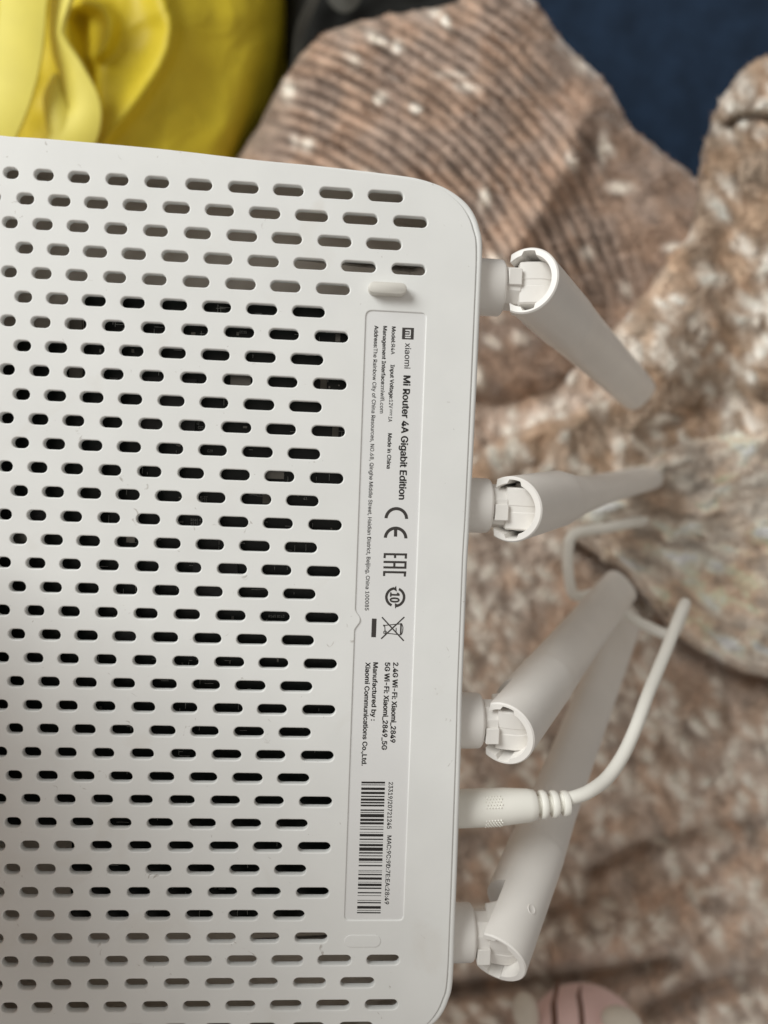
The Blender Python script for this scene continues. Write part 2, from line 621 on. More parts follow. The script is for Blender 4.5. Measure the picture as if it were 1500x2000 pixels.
def spec_color(a, c, brown, white, dens, ang, seed):
    col = fur_color(a, c, brown, white, dens, ang, seed)
    if seed == 91:                       # pile brushed outwards from the corner of the flap
        th = np.arctan2(c - 1010, a - 1080)
        r = np.hypot(a - 1080, c - 1010)
        k = fbm(th * 8, r / 120, 57, 3)
        col = np.clip(col * (1 + 0.32 * k)[..., None], 0.02, .93)
    if seed == 71:                       # embossed ribs: shade of the grooves painted into the pile colour, crests lighter
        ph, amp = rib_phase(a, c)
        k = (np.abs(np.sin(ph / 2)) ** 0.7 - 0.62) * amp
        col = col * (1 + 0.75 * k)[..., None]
    return col


# unseen heap of blanket, added left of the router to shade and prop it
def h_shade_heap(px, py, sd):
    z = np.interp(-px, [-420, -250, -60, 150, 236, 265, 305, 370, 480, 620, 900, 1250], [.03, .075, .14, .20, .222, .30, .385, .44, .45, .42, .28, .06])
    ends = smooth01((py - 780) / 260) * smooth01((2350 - py) / 300)
    return z * (0.25 + 0.75 * ends) + 0.004 * fbm(px / 160, py / 160, 121, 3)


cloth_sheet('fold', [(400, 900), (200, 780), (-200, 730), (-600, 720), (-1000, 780), (-1250, 1300), (-1200, 2000), (-700, 2400), (-100, 2380), (300, 2250), (400, 2000), (430, 1400)],
            0.19, 9.0, h_shade_heap, M_FUR, blanket, edge=160, drop=0.05, zmin=0.004, jag=0,
            color_fn=lambda a, c: fur_color(a * 2.2, c, (0.52, 0.34, 0.24), (0.86, 0.78, 0.68), 45, 1.0, 125), persp=False)
for nm, poly, depth, st, hf, brown, white, dens, ang, seed, edge, drop, plen in SPECS:
    cloth_sheet(nm, poly, depth, st, hf, M_FUR, blanket, edge=edge, drop=drop, zmin=0.004, jag=3.0, pile=95000, pile_len=plen,
                color_fn=lambda a, c: spec_color(a, c, brown, white, dens, ang, seed),
                tuft=lambda a, c: 0.6 * fur_white(a, c, dens, ang, seed))


# ------------------------------------------------------------------ yellow bag
def h_bag(px, py, sd):
    z = 0.075 + 0.020 * smooth01((420 - px) / 420)
    z = z - 0.030 * np.clip((px - 325) / 215, 0, 2) ** 1.2
    # long ridge and its soft hollow
    d, s = seg_dist(px, py, catmull_xy([(300, -60), (322, 10), (334, 60), (315, 120), (270, 190), (205, 265), (150, 320)]))
    z = z + 0.009 * np.exp(-(d / np.where(s > 0, 30, 17)) ** 2) + 0.004 * np.exp(-(d / 60) ** 2)
    d, s = seg_dist(px, py, catmull_xy([(165, 5), (200, 18), (215, 50), (205, 90), (188, 108)]))
    z = z + 0.007 * np.exp(-(d / 15) ** 2)
    d, s = seg_dist(px, py, catmull_xy([(160, 40), (172, 120), (176, 200), (180, 270)]))
    z = z - 0.010 * np.exp(-(d / 18) ** 2)
    z = z + 0.0022 * fbm(px / 120, py / 120, 101, 2)
    cr = 1 - np.abs(pnoise((px + 0.5 * py) / 62 + .6 * fbm(px / 90, py / 90, 105, 2), (py - 0.4 * px) / 150, 107))
    z = z + 0.0004 * np.clip(cr, 0, 1) ** 6 * smooth01((px - 200) / 80)
    z = z + 0.0007 * np.sin((px - 0.12 * py) / 21.0 + fbm(px / 80, py / 200, 103, 2)) * smooth01((px - 400) / 60)
    return z


bag = bpy.data.objects.new('yellow_bag', None)
link(bag)
tag(bag, 'glossy yellow fabric bag with loose straps lying behind the router', 'bag')
cloth_sheet('bag_body', [(-260, -200), (200, -220), (520, -200), (553, -60), (562, 60), (552, 150), (530, 230), (488, 310), (440, 430), (100, 450), (-260, 430)],
            0.345, 4.0, h_bag, M_YELLOW, bag, edge=85, drop=0.055, zmin=0.004, jag=0)


def ribbon(name, path, depth, width, twist, thick, mat, parent, crown=0.0, n=10):
    """a band of webbing: path = (px, py, z), width in px, twist in radians per path point"""
    pts = catmull(path, n)
    wd = np.interp(np.linspace(0, len(width) - 1, len(pts)), range(len(width)), width)
    tw = np.interp(np.linspace(0, len(twist) - 1, len(pts)), range(len(twist)), twist)
    P = [np.array([(p[0] - CX) / F_PX * depth, -(p[1] - CY) / F_PX * depth, p[2]]) for p in pts]
    V, Fc = [], []
    m_ = 9
    for i, p in enumerate(P):
        t = P[min(i + 1, len(P) - 1)] - P[max(i - 1, 0)]
        t /= np.linalg.norm(t)
        sd_ = np.cross(t, [0, 0, 1.0])
        sd_ /= np.linalg.norm(sd_)
        up = np.cross(sd_, t)
        c, s_ = math.cos(tw[i]), math.sin(tw[i])
        e1 = sd_ * c + up * s_
        e2 = -sd_ * s_ + up * c
        hw = wd[i] / F_PX * depth / 2
        for k in range(m_):
            a = k / (m_ - 1) * 2 - 1
            V.append(p + e1 * hw * a + e2 * (crown * (1 - a * a) + thick / 2))
        for k in range(m_):
            a = 1 - k / (m_ - 1) * 2
            V.append(p + e1 * hw * a + e2 * (crown * (1 - a * a) - thick / 2))
    M2 = 2 * m_
    for i in range(len(P) - 1):
        for k in range(M2):
            Fc.append((i * M2 + k, i * M2 + (k + 1) % M2, (i + 1) * M2 + (k + 1) % M2, (i + 1) * M2 + k))
    Fc.append(tuple(range(M2)))
    Fc.append(tuple((len(P) - 1) * M2 + k for k in range(M2)))
    return mesh_obj(name, V, Fc, mat, parent, smooth=50)


ribbon('strap', [(70, -90, .112), (58, 0, .116), (50, 90, .116), (30, 170, .114), (-10, 250, .112), (-80, 340, .105)], 0.318,
       [84, 84, 84, 84, 88, 90], [.1, .12, .1, .05, .1, .1], 0.0018, M_YELLOW_STRAP, bag, 0.0008)
ribbon('strap', [(140, -80, .106), (128, 0, .108), (118, 85, .108), (146, 150, .106), (165, 215, .104), (135, 275, .102), (60, 330, .100)], 0.325,
       [60, 56, 50, 60, 66, 70, 80], [-.2, -.35, -.8, -.5, -.1, .3, .2], 0.0016, M_YELLOW_STRAP, bag, 0.0012)
ribbon('strap', [(104, 140, .100), (104, 190, .103), (112, 240, .103), (118, 300, .10)], 0.325,
       [24, 44, 50, 40], [.4, .2, .0, .0], 0.0016, M_YELLOW_STRAP, bag, 0.002)

# ------------------------------------------------------------------ black bag
bb = bpy.data.objects.new('black_bag', None)
link(bb)
tag(bb, 'dark black fabric bag between the yellow bag and the blanket', 'bag')
cloth_sheet('bag_body', [(560, -200), (700, -220), (960, -160), (950, 40), (760, 130), (660, 250), (580, 400), (560, 200)], 0.40, 6.0,
            lambda px, py, sd: 0.022 + 0.007 * fbm(px / 120, py / 120, 111, 2), M_BLACK, bb, edge=50, drop=0.025, jag=0)
ribbon('strap', [(640, -60, .046), (610, 10, .044), (588, 60, .042), (578, 120, .040), (560, 180, .038)], 0.388, [22, 20, 20, 20, 20], [.5, .4, .6, .4, .4], 0.0014, M_GREYWEB, bb)
ribbon('strap', [(690, -60, .044), (690, 0, .046), (672, 14, .044), (650, -10, .042), (655, -60, .04)], 0.388, [30, 34, 30, 24, 20], [.2, .2, .3, .2, .2], 0.0014, M_GREYWEB, bb)


# ------------------------------------------------------------------ plush toy
def ellipsoid(name, c, r, rot, mat, parent, seg=28, ring=18, fn=None):
    V, Fc = [], []
    for i in range(ring + 1):
        th = math.pi * i / ring
        for j in range(seg):
            ph = 2 * math.pi * j / seg
            p = np.array([math.sin(th) * math.cos(ph), math.sin(th) * math.sin(ph), math.cos(th)])
            if fn:
                p = fn(p)
            V.append(rot @ Vector((p[0] * r[0], p[1] * r[1], p[2] * r[2])) + Vector(c))
    for i in range(ring):
        for j in range(seg):
            Fc.append((i * seg + j, i * seg + (j + 1) % seg, (i + 1) * seg + (j + 1) % seg, (i + 1) * seg + j))
    return mesh_obj(name, V, Fc, mat, parent, smooth=180)


toy = bpy.data.objects.new('plush_toy', None)
link(toy)
tag(toy, 'small pink plush toy with brown stripes and cream ears peeking in at the bottom', 'plush toy')
TC = W(1143, 2054, 0.335)
RT = Matrix.Rotation(-0.25, 3, 'Z')
HR = Vector((0.0275, 0.0275, 0.022))
ellipsoid('head', TC, HR, RT, M_PINK, toy)
ellipsoid('body', TC + Vector((0.008, -0.046, 0.006)), (0.026, 0.032, 0.022), RT, M_PINK, toy)
ellipsoid('ear', W(1027, 1978, 0.330), (0.0056, 0.0090, 0.0052), Matrix.Rotation(0.2, 3, 'Z'), M_EAR, toy)
ellipsoid('ear', W(1214, 1996, 0.316), (0.0088, 0.0060, 0.0050), Matrix.Rotation(-0.35, 3, 'Z'), M_EAR, toy)
for (x0, x1, lon) in ((1108, 1088, 0), (1152, 1134, 1)):
    V, Fc = [], []
    N_, M_ = 14, 7
    for i in range(N_):
        t = i / (N_ - 1)
        for j in range(M_):
            w_ = (j / (M_ - 1) - .5) * 9 * (0.35 + 0.65 * min(1, t * 4))
            x_, y_ = x0 + (x1 - x0) * t + w_, 1952 + lon * 14 + 90 * t
            p = W(x_, y_, 0.335 - 0.018)
            q = RT.inverted() @ (p - TC)
            a = (q.x / HR.x) ** 2 + (q.y / HR.y) ** 2
            q.z = HR.z * math.sqrt(max(0.02, 1 - a)) * 1.0 + 0.0006 * math.sin(math.pi * (j + .0) / (M_ - 1)) + .0002
            V.append(RT @ q + TC)
    for i in range(N_ - 1):
        for j in range(M_ - 1):
            Fc.append((i * M_ + j, i * M_ + j + 1, (i + 1) * M_ + j + 1, (i + 1) * M_ + j))
    mesh_obj('stripe', V, Fc, M_STRIPE, toy, smooth=180)

# ------------------------------------------------------------------ the router
router = bpy.data.objects.new('wifi_router', None)
link(router)
router.matrix_world = ROUTER_M
tag(router, 'white router turned base up with perforated cover, printed label and four folded antennas', 'router')

VM = -(18 - 17) * PITCH          # mid line of the slot rows (router Y, mm)


def half_outline(px_pts, xl, yl):
    """top half traced from the photo edge, closed at the left and mirrored below"""
    top = [LP(x, y)[:2] for x, y in px_pts]
    left = [np.array([xl, VM]), np.array([xl, VM + (yl - VM) * .5]), np.array([xl + .6, VM + (yl - VM) * .74]),
            np.array([xl + 5, VM + (yl - VM) * .90]), np.array([xl + 16, yl - .9])]
    pts = left + top
    pts = catmull(pts, 7)
    mir = [np.array([p[0], 2 * VM - p[1]]) for p in pts[::-1]]
    loop = pts + mir[1:-1]
    return np.array(loop)[::-1]      # counter-clockwise


XL = LP(-230, 1000)[0]
Y_TOP = LP(20, 264)[1]
OUT_PX = [(35, 265), (167, 275), (335, 290), (500, 309), (634, 322), (768, 338), (818, 346), (866, 362), (902, 385), (925, 411), (938, 444),
          (943.5, 487), (938, 620), (932, 760), (922, 960), (914, 1100)]
PLT_PX = [(35, 267), (167, 277), (335, 292.5), (500, 312), (634, 326), (768, 343), (815, 351), (856, 364), (890, 389), (911, 415), (924, 447),
          (930.5, 489), (926, 620), (920, 760), (911, 960), (904, 1085)]
OUTER = half_outline(OUT_PX, XL, Y_TOP)
PLATE = half_outline(PLT_PX, XL + 1.2, Y_TOP - .3)

# slots: ends measured along the first two rows, then continued to the left
E0 = [(6.7, 36.2), (66.3, 104.5), (133.3, 175.2), (207, 250.5), (283, 330), (362.7, 414.3), (446, 505), (534, 593), (624, 690), (719, 788)]
E1 = [(33, 66.3), (94.8, 137.3), (165, 211), (240.5, 287.3), (318.5, 370.7), (401, 456.8), (487, 547.5), (577, 641), (670, 738), (768.6, 835)]


def row_u(ends, y0, slope):
    return [(LP(a, y0 + a * slope)[0], LP(b_, y0 + b_ * slope)[0]) for a, b_ in ends]


U_EVEN = row_u(E0, 337, .067)
U_ODD = row_u(E1, 383, .065)
for U in (U_EVEN, U_ODD):
    for k in range(2):
        a, b_ = U[0]
        ln = (b_ - a) * .88
        U.insert(0, (a - 3.75 - ln, a - 3.75))
SLOT_H = 1.30
slots = []
for r in range(37):
    U = U_EVEN if r % 2 == 0 else U_ODD
    for k, (a, b_) in enumerate(U):
        mid = 4 <= r <= 32
        last = len(U) - 1
        if mid and k >= (last if r % 2 == 0 else last - 1):
            continue
        if r in (34, 36) and False:
            continue
        if r in (1, 3, 33, 35) and k > last:
            continue
        # stay inside the rounded corners
        yy = -(r - 17) * PITCH
        slots.append((a, b_, yy))


def slot_loop(a, b_, y, h, n=9):
    h = min(h, (b_ - a) / 2 - .05)
    pts = []
    for i in range(n + 1):
        t = -math.pi / 2 + math.pi * i / n
        pts.append((b_ - h + h * math.cos(t), y + h * math.sin(t)))
    for i in range(n + 1):
        t = math.pi / 2 + math.pi * i / n
        pts.append((a + h + h * math.cos(t), y + h * math.sin(t)))
    return pts


# label recess outline, with the thumb notch in its inner edge
def round_poly(pts, r, n=5):
    out = []
    N = len(pts)
    for i in range(N):
        p0, p1, p2 = (np.array(pts[(i + k) % N], float)[:2] for k in (-1, 0, 1))
        rr = r[i] if isinstance(r, (list, tuple)) else r
        if rr <= 0:
            out.append(p1)
            continue
        a = p1 + (p0 - p1) / np.linalg.norm(p0 - p1) * rr
        b_ = p1 + (p2 - p1) / np.linalg.norm(p2 - p1) * rr
        for k in range(n + 1):
            t = k / n
            out.append((1 - t) ** 2 * a + 2 * t * (1 - t) * p1 + t * t * b_)
    return out


tl, tr_, br, bl = LP(717, 606), LP(832, 612), LP(787.5, 1798), LP(671, 1797)
lx = (tl[0] + bl[0]) / 2
rx = (tr_[0] + br[0]) / 2
ty, by_ = (tl[1] + tr_[1]) / 2, (bl[1] + br[1]) / 2
ny = LP(695, 1211)[1]
notch = [(lx + 1.35 * math.cos(t * math.pi / 2) ** 2, ny - t * 2.9) for t in np.linspace(-1, 1, 17)]
LAB = round_poly([(lx, ty)] + notch + [(lx, by_), (rx, by_), (rx, ty)], [1.6] + [0] * 17 + [1.2, 1.2, 1.2])


def curve_solid(name, loops, extrude, bev, mat, parent, z, res=1, smooth=30):
    """outline with holes -> a solid with a softly chamfered rim; loops in mm"""
    cu = bpy.data.curves.new(name, 'CURVE')
    cu.dimensions = '2D'
    cu.fill_mode = 'BOTH'
    cu.extrude = extrude
    cu.bevel_depth = bev
    cu.bevel_resolution = res
    cu.offset = -bev
    for L in loops:
        s = cu.splines.new('POLY')
        s.points.add(len(L) - 1)
        for p, q in zip(s.points, L):
            p.co = (float(q[0]), float(q[1]), 0, 1)
        s.use_cyclic_u = True
    tmp = bpy.data.objects.new(name, cu)
    C.objects.link(tmp)
    dg = bpy.context.evaluated_depsgraph_get()
    me = bpy.data.meshes.new_from_object(tmp.evaluated_get(dg))
    bpy.data.objects.remove(tmp)
    bpy.data.curves.remove(cu)
    me.transform(Matrix.Translation((0, 0, z * MM)) @ Matrix.Scale(MM, 4))
    bm = bmesh.new()
    bm.from_mesh(me)
    bmesh.ops.remove_doubles(bm, verts=bm.verts, dist=1e-7)
    bm.to_mesh(me)
    bm.free()
    me.materials.clear()
    me.materials.append(mat)
    me.shade_smooth()
    me.set_sharp_from_angle(angle=math.radians(smooth))
    for p in me.polygons:
        if abs(p.normal.z) > .995:
            p.use_smooth = False
    o = bpy.data.objects.new(name, me)
    return link(o, parent)


TH = 1.0
plate = curve_solid('base_cover', [PLATE] + [slot_loop(a, b_, y, SLOT_H) for a, b_, y in slots] + [LAB], TH - .28, .28, M_WHITE, router, -TH, res=2)
tag(plate, 'flat white cover pierced by rows of rounded slots')

# upper shell: a hollow tray whose rim frames the cover
DEPTH = 23.0
prof = [(0.9, -4.0), (0.45, -1.2), (0.45, -0.75), (0.36, -0.45), (0.0, -0.30)]
loops = []
n_out = len(OUTER)
# inner floor -> inner wall -> rim -> outer wall -> back
sec = [(16.0, -DEPTH + 2.2), (4.2, -DEPTH + 2.2), (2.6, -DEPTH + 3.6), (2.1, -3.0), (1.9, -1.0), (1.55, -0.45), (1.1, -0.30), (0.55, -0.36), (0.18, -0.62), (0.0, -1.15),
       (0.0, -4.0), (0.5, -14.0), (1.6, -19.0), (3.6, -21.8), (7.0, -DEPTH), (16.0, -DEPTH)]
V, Fc = [], []
for d, z in sec:
    L = offset_loop(OUTER, d)
    V += [(p[0], p[1], z) for p in L]
for i in range(len(sec) - 1):
    for k in range(n_out):
        Fc.append((i * n_out + k, i * n_out + (k + 1) % n_out, (i + 1) * n_out + (k + 1) % n_out, (i + 1) * n_out + k))
Fc.append(tuple(range(n_out)))
Fc.append(tuple((len(sec) - 1) * n_out + k for k in range(n_out)))
shell = mesh_obj('upper_shell', V, Fc, M_WHITE, router, smooth=40, scale=MM)
shell.data.materials.append(M_INNER_LIT)
for p in shell.data.polygons:
    if p.center.z < -0.0011 and p.index < 4 * n_out or p.index == (len(sec) - 1) * n_out:
        p.material_index = 1
tag(shell, 'white upper shell seen as a thin rim around the cover')

# ------------------------------------------------------------------ label and print
ZL = -0.30
lab_in = offset_loop(np.array(LAB), -0.25) if False else np.array(LAB)
cx_, cy_ = lab_in[:, 0].mean(), lab_in[:, 1].mean()


def flat_poly(name, polys, z, mat, parent):
    """flat faces given as loops in router mm"""
    bm = bmesh.new()
    for L in polys:
        vs = [bm.verts.new((float(p[0]) * MM, float(p[1]) * MM, z * MM)) for p in L]
        f = bm.faces.new(vs)
    bm.normal_update()
    for f in bm.faces:
        if f.normal.z < 0:
            f.normal_flip()
    bmesh.ops.triangulate(bm, faces=bm.faces)
    me = bpy.data.meshes.new(name)
    bm.to_mesh(me)
    bm.free()
    me.materials.append(mat)
    o = bpy.data.objects.new(name, me)
    return link(o, parent)


sticker = curve_solid('label', [LAB], 0.06, 0.0, M_LABEL, router, ZL - .06)
tag(sticker, 'long white printed label sunk in the cover')
ZI = ZL + 0.025


def lp_label(x, y):
    return LP(x, y, ZL)[:2]


FONT = None
try:
    import os
    _fp = os.path.join(bpy.utils.system_resource('DATAFILES', path='fonts'), 'Inter.woff2')
    if os.path.exists(_fp):
        FONT = bpy.data.fonts.load(_fp)
except Exception:
    FONT = None
_CAP = {}


def text_mesh(s, bold, space):
    cu = bpy.data.curves.new('t', 'FONT')
    cu.body = s
    cu.size = 1.0
    if FONT:
        cu.font = FONT
    cu.offset = bold
    cu.space_character = space
    cu.resolution_u = 3
    tmp = bpy.data.objects.new('t', cu)
    C.objects.link(tmp)
    dg = bpy.context.evaluated_depsgraph_get()
    me = bpy.data.meshes.new_from_object(tmp.evaluated_get(dg))
    bpy.data.objects.remove(tmp)
    bpy.data.curves.remove(cu)
    co = np.zeros(len(me.vertices) * 3)
    me.vertices.foreach_get('co', co)
    return me, co.reshape(-1, 3)


for _k in ('H', 'x'):
    _me, _co = text_mesh(_k, 0, 1)
    _CAP[_k] = float(_co[:, 1].max())
    bpy.data.meshes.remove(_me)


def txt(s, x0, y0, x1, y1, cap, bold=0.0, space=1.0, mat=None, ref='H', parent=None, z=None, lp=None, name='lettering'):
    """a line of print from baseline pixel (x0,y0) to (x1,y1), capital height in pixels"""
    lp = lp or lp_label
    me, co = text_mesh(s, 0.0, space)
    xmin, xmax = co[:, 0].min(), co[:, 0].max()
    a, b_ = lp(x0, y0), lp(x1, y1)
    e = b_ - a
    ln = np.linalg.norm(e)
    e = e / ln
    up = np.array([-e[1], e[0]])
    caph = _CAP[ref]
    capmm = np.linalg.norm(lp(x0 + cap, y0) - a)
    P = a + e * ((co[:, :1] - xmin) * ln / (xmax - xmin)) + up * (co[:, 1:2] * capmm / caph)
    zz = (ZI if z is None else z)
    out = np.concatenate([P * MM, np.full((len(P), 1), zz * MM)], 1)
    polys = [tuple(p.vertices) for p in me.polygons]
    bpy.data.meshes.remove(me)
    shifts = [(0, 0)] if bold <= 0 else [(-bold, 0), (bold, 0), (0, bold * .6), (0, -bold * .6)]
    k_ = capmm / caph
    VV, FF = [], []
    for i, (dx, dy) in enumerate(shifts):
        o3 = out.copy()
        o3[:, :2] += (e * dx + up * dy) * k_ * MM
        o3[:, 2] += i * 0.002 * MM
        FF += [tuple(v + len(VV) for v in p) for p in polys]
        VV += o3.tolist()
    me = bpy.data.meshes.new(name)
    me.from_pydata(VV, [], FF)
    me.update()
    me.name = name
    me.materials.clear()
    me.materials.append(mat or M_INK)
    o = bpy.data.objects.new(name, me)
    return link(o, parent or sticker)


# slope of the label rows in the photo: x falls 0.0385 px per px of y
def tline(s, x0, y0, y1, cap, bold=0.0, **k):
    return txt(s, x0, y0, x0 - 0.0385 * (y1 - y0), y1, cap, bold, **k)


tline('xiaomi', 791.6, 670, 719.5, 8.4, 0.012, ref='x')
tline('Mi Router 4A Gigabit Edition', 788.3, 733.8, 975, 13.2, 0.032)
tline('Model:', 765.6, 638, 670.5, 7.2, 0.032)
tline('R4A', 764.3, 672.5, 692, 7.2, 0.014)
tline('Input Voltage:', 763, 712.5, 779.5, 7.4, 0.032)
tline('12V', 760.2, 781, 797, 7.2, 0.014)
tline('1A', 758.8, 814, 823.5, 7.2, 0.014)
tline('Made in China', 758, 846.5, 915, 7.4, 0.032)
tline('Management Interface:', 748.6, 637, 753, 7.4, 0.032)
tline('miwifi.com', 743.9, 754.5, 807, 7.4, 0.014)
tline('Address:', 731.6, 636, 679.5, 7.4, 0.032)
txt('The Rainbow City of China Resources, NO.68, Qinghe Middle Street, Haidian District, Beijing, China 100085', 729.8, 680.5, 712.6, 1192, 7.4, 0.014)
tline('2.4G Wi-Fi: Xiaomi_2849', 768.3, 1294, 1450, 9.6, 0.036)
tline('5G Wi-Fi: Xiaomi_2849_5G', 752.2, 1294, 1464, 9.6, 0.036)
tline('Manufactured by :', 729.2, 1294, 1407, 9.0, 0.036)
tline('Xiaomi Communications Co.,Ltd.', 714.2, 1294, 1495, 9.0, 0.036)
tline('23319/20721245', 759.4, 1527.5, 1618.5, 8.2, 0.018)
tline('MAC:9C:9D:7E:EA:28:49', 756.4, 1632, 1766, 8.2, 0.018)


def rect_px(x0, y0, x1, y1, sk=-0.0385, yref=None):
    """an upright-in-print rectangle; corners follow the slope of the label"""
    yref = y0 if yref is None else yref
    return [lp_label(x0 + sk * (y0 - yref), y0 + .0 * x0), lp_label(x1 + sk * (y0 - yref), y0 + (x1 - x0) * .035),
            lp_label(x1 + sk * (y1 - yref), y1 + (x1 - x0) * .03), lp_label(x0 + sk * (y1 - yref), y1)]


def stroke_px(p, q, w, lp=None):
    a, b_ = (lp or lp_label)(*p), (lp or lp_label)(*q)
    e = b_ - a
    e /= np.linalg.norm(e)
    n = np.array([-e[1], e[0]]) * w / 7.75 / 2
    return [a + n, b_ + n, b_ - n, a - n]


def arc_px(cx, cy, ro, ri, a0, a1, n=24):
    """ring sector around a pixel centre; angles in degrees, 0 = image right, 90 = image down"""
    c = lp_label(cx, cy)
    k = 1 / 7.75
    out = []
    for r, rg in ((ro, range(n + 1)), (ri, range(n, -1, -1))):
        for i in rg:
            t = math.radians(a0 + (a1 - a0) * i / n)
            out.append(c + np.array([math.cos(t), -math.sin(t)]) * r * k)
    return out


# dc symbol between 12V and 1A
flat_poly('lettering', [stroke_px((765.2, 799), (764.7, 812), 1.1)] + [stroke_px((762.4 - i * .15, 799 + i * 4.6), (762.2 - i * .15, 802.4 + i * 4.6), 1.1) for i in range(3)], ZI, M_INK, sticker)
# maker's logo: dark square, the two letter shapes in label white
logo = flat_poly('logo', [rect_px(785.8, 639.8, 808.6, 662.6)], ZI, M_INK_GREY, sticker)
lg = []
for (p, q) in (((791.4, 645), (802.0, 645)), ((791.0, 651.2), (798.6, 651.2)), ((790.8, 656), (801.2, 656)), ((790.6, 659.6), (801.4, 659.6))):
    pass
Zg = ZI + .02
lg.append(stroke_px((791.8, 645.0), (802.6, 645.4), 2.3))
lg.append(stroke_px((801.3, 644.6), (801.0, 654.8), 2.3))
lg.append(stroke_px((791.4, 650.0), (798.2, 650.2), 2.3))
lg.append(stroke_px((791.2, 654.8), (802.0, 655.2), 2.3))
for i, s in enumerate(lg):
    pass
flat_poly('logo', [lg[0]], Zg, M_LABEL, sticker)
flat_poly('logo', [lg[1]], Zg + .004, M_LABEL, sticker)
flat_poly('logo', [lg[2]], Zg, M_LABEL, sticker)
flat_poly('logo', [lg[3]], Zg + .008, M_LABEL, sticker)
flat_poly('logo', [stroke_px((791.0, 658.9), (802.2, 659.3), 2.3)], Zg, M_LABEL, sticker)

# CE
flat_poly('certification_mark', [arc_px(774.0, 1013.5, 22.8, 16.8, 182, 358)], ZI, M_INK_GREY, sticker)
flat_poly('certification_mark', [arc_px(772.6, 1051.6, 22.8, 16.8, 182, 358)], ZI, M_INK_GREY, sticker)
flat_poly('certification_mark', [stroke_px((772.8, 1030.5), (772.4, 1048), 6.2)], ZI + .004, M_INK_GREY, sticker)
# EAC
q = lambda x, y: (640 + x / 5, 1000 + y / 5)
for k, (p, r_) in enumerate([((547, 411), (775, 415)), ((558, 411), (555, 450)), ((659, 411), (657, 450)), ((764, 413), (762, 455)),
                             ((545, 487), (770, 491)), ((544, 540), (769, 544)), ((652, 487), (650, 542)), ((760, 487), (758, 544)),
                             ((541, 586), (767, 590)), ((552, 586), (550, 625)), ((755, 586), (753, 630))]):
    flat_poly('certification_mark', [stroke_px(q(*p), q(*r_), 4.2)], ZI + .002 * (k % 5), M_INK_GREY, sticker)
# ring of two arrows with a 10
flat_poly('recycling_mark', [arc_px(771.9, 1166.3, 19.6, 14.6, 112, 262)], ZI, M_INK_GREY, sticker)
flat_poly('recycling_mark', [arc_px(771.9, 1166.3, 19.6, 14.6, -68, 82)], ZI, M_INK_GREY, sticker)
for tri in (((640, 755), (668, 720), (676, 778)), ((690, 905), (655, 890), (658, 945))):
    flat_poly('recycling_mark', [[lp_label(*q(*t)) for t in tri]], ZI + .004, M_INK_GREY, sticker)
txt('10', *q(612, 788), *q(608, 878), 18.0, 0.03, mat=M_INK_GREY, name='recycling_mark')
# crossed-out bin and bar
for k, (p, r_, w_) in enumerate([((530, 1027), (743, 1258), 2.6), ((749, 1025), (522, 1238), 2.6), ((556, 1107), (716, 1092), 1.7), ((562, 1182), (716, 1200), 1.7),
                                 ((556, 1107), (562, 1182), 1.7), ((716, 1085), (712, 1203), 3.0), ((724, 1090), (735, 1130), 1.7), ((735, 1130), (732, 1165), 1.7),
                                 ((732, 1165), (722, 1195), 1.7), ((668, 1130), (668, 1170), 1.6), ((548, 1100), (548, 1116), 2.6)]):
    flat_poly('disposal_mark', [stroke_px(q(*p), q(*r_), w_)], ZI + .002 * (k % 6), M_INK_GREY, sticker)
flat_poly('disposal_mark', [arc_px(*q(560, 1175), 3.6, 2.2, 0, 359)], ZI + .014, M_INK_GREY, sticker)
flat_poly('disposal_mark', [rect_px(726.4, 1208, 735.6, 1244.4)], ZI, M_INK_GREY, sticker)
# barcode, each bar a piece
BARS = [(632, 650), (660, 668), (690, 714), (731, 754), (770, 783), (797, 819), (830, 845), (857, 874), (904, 918), (930, 937), (948, 980), (994, 1017),
        (1028, 1050), (1070, 1076), (1092, 1101), (1125, 1129), (1143, 1168), (1189, 1201), (1220, 1225), (1241, 1263), (1275, 1308), (1321, 1335),
        (1352, 1361), (1380, 1406), (1416, 1421), (1446, 1459), (1497, 1501), (1512, 1517), (1533, 1546), (1567, 1590), (1612, 1616), (1628, 1652),
        (1666, 1680), (1711, 1723), (1743, 1748), (1789, 1794), (1808, 1820), (1847, 1873), (1887, 1892), (1906, 1918)]
rects = []
for y0, y1 in BARS:
    xl_ = 330 - (y0 - 632) / 1288 * 44
    ya, yb = 1400 + y0 / 5, 1400 + y1 / 5
    x0, x1 = 640 + xl_ / 5, 640 + (xl_ + 230) / 5
    rects.append([lp_label(x0, ya), lp_label(x1, ya + .3), lp_label(x1 - .0, yb + .3), lp_label(x0, yb)])
flat_poly('barcode', rects, ZI, M_INK, sticker)


# ------------------------------------------------------------------ foot pads
def pad(name, cx, cy, lx_, ly_, h, mat, soft):
    c = LP(cx, cy)
    L = slot_loop(-lx_ / 2, lx_ / 2, 0, ly_ / 2, 8)
    n = len(L)
    V, Fc = [], []
    pr = [(0.0, 0.0), (0.02, h * .75), (0.12, h * .95), (0.3, h)]
    for d, z in pr:
        for p in L:
            r = np.array(p)
            s = np.array([1 - 2 * d / lx_, 1 - 2 * d / ly_])
            V.append((c[0] + r[0] * s[0], c[1] + r[1] * s[1], z + .002))
    for i in range(len(pr) - 1):
        for k in range(n):
            Fc.append((i * n + k, i * n + (k + 1) % n, (i + 1) * n + (k + 1) % n, (i + 1) * n + k))
    Fc.append(tuple((len(pr) - 1) * n + k for k in range(n)))
    return mesh_obj(name, V, Fc, mat, router, smooth=soft, scale=MM)


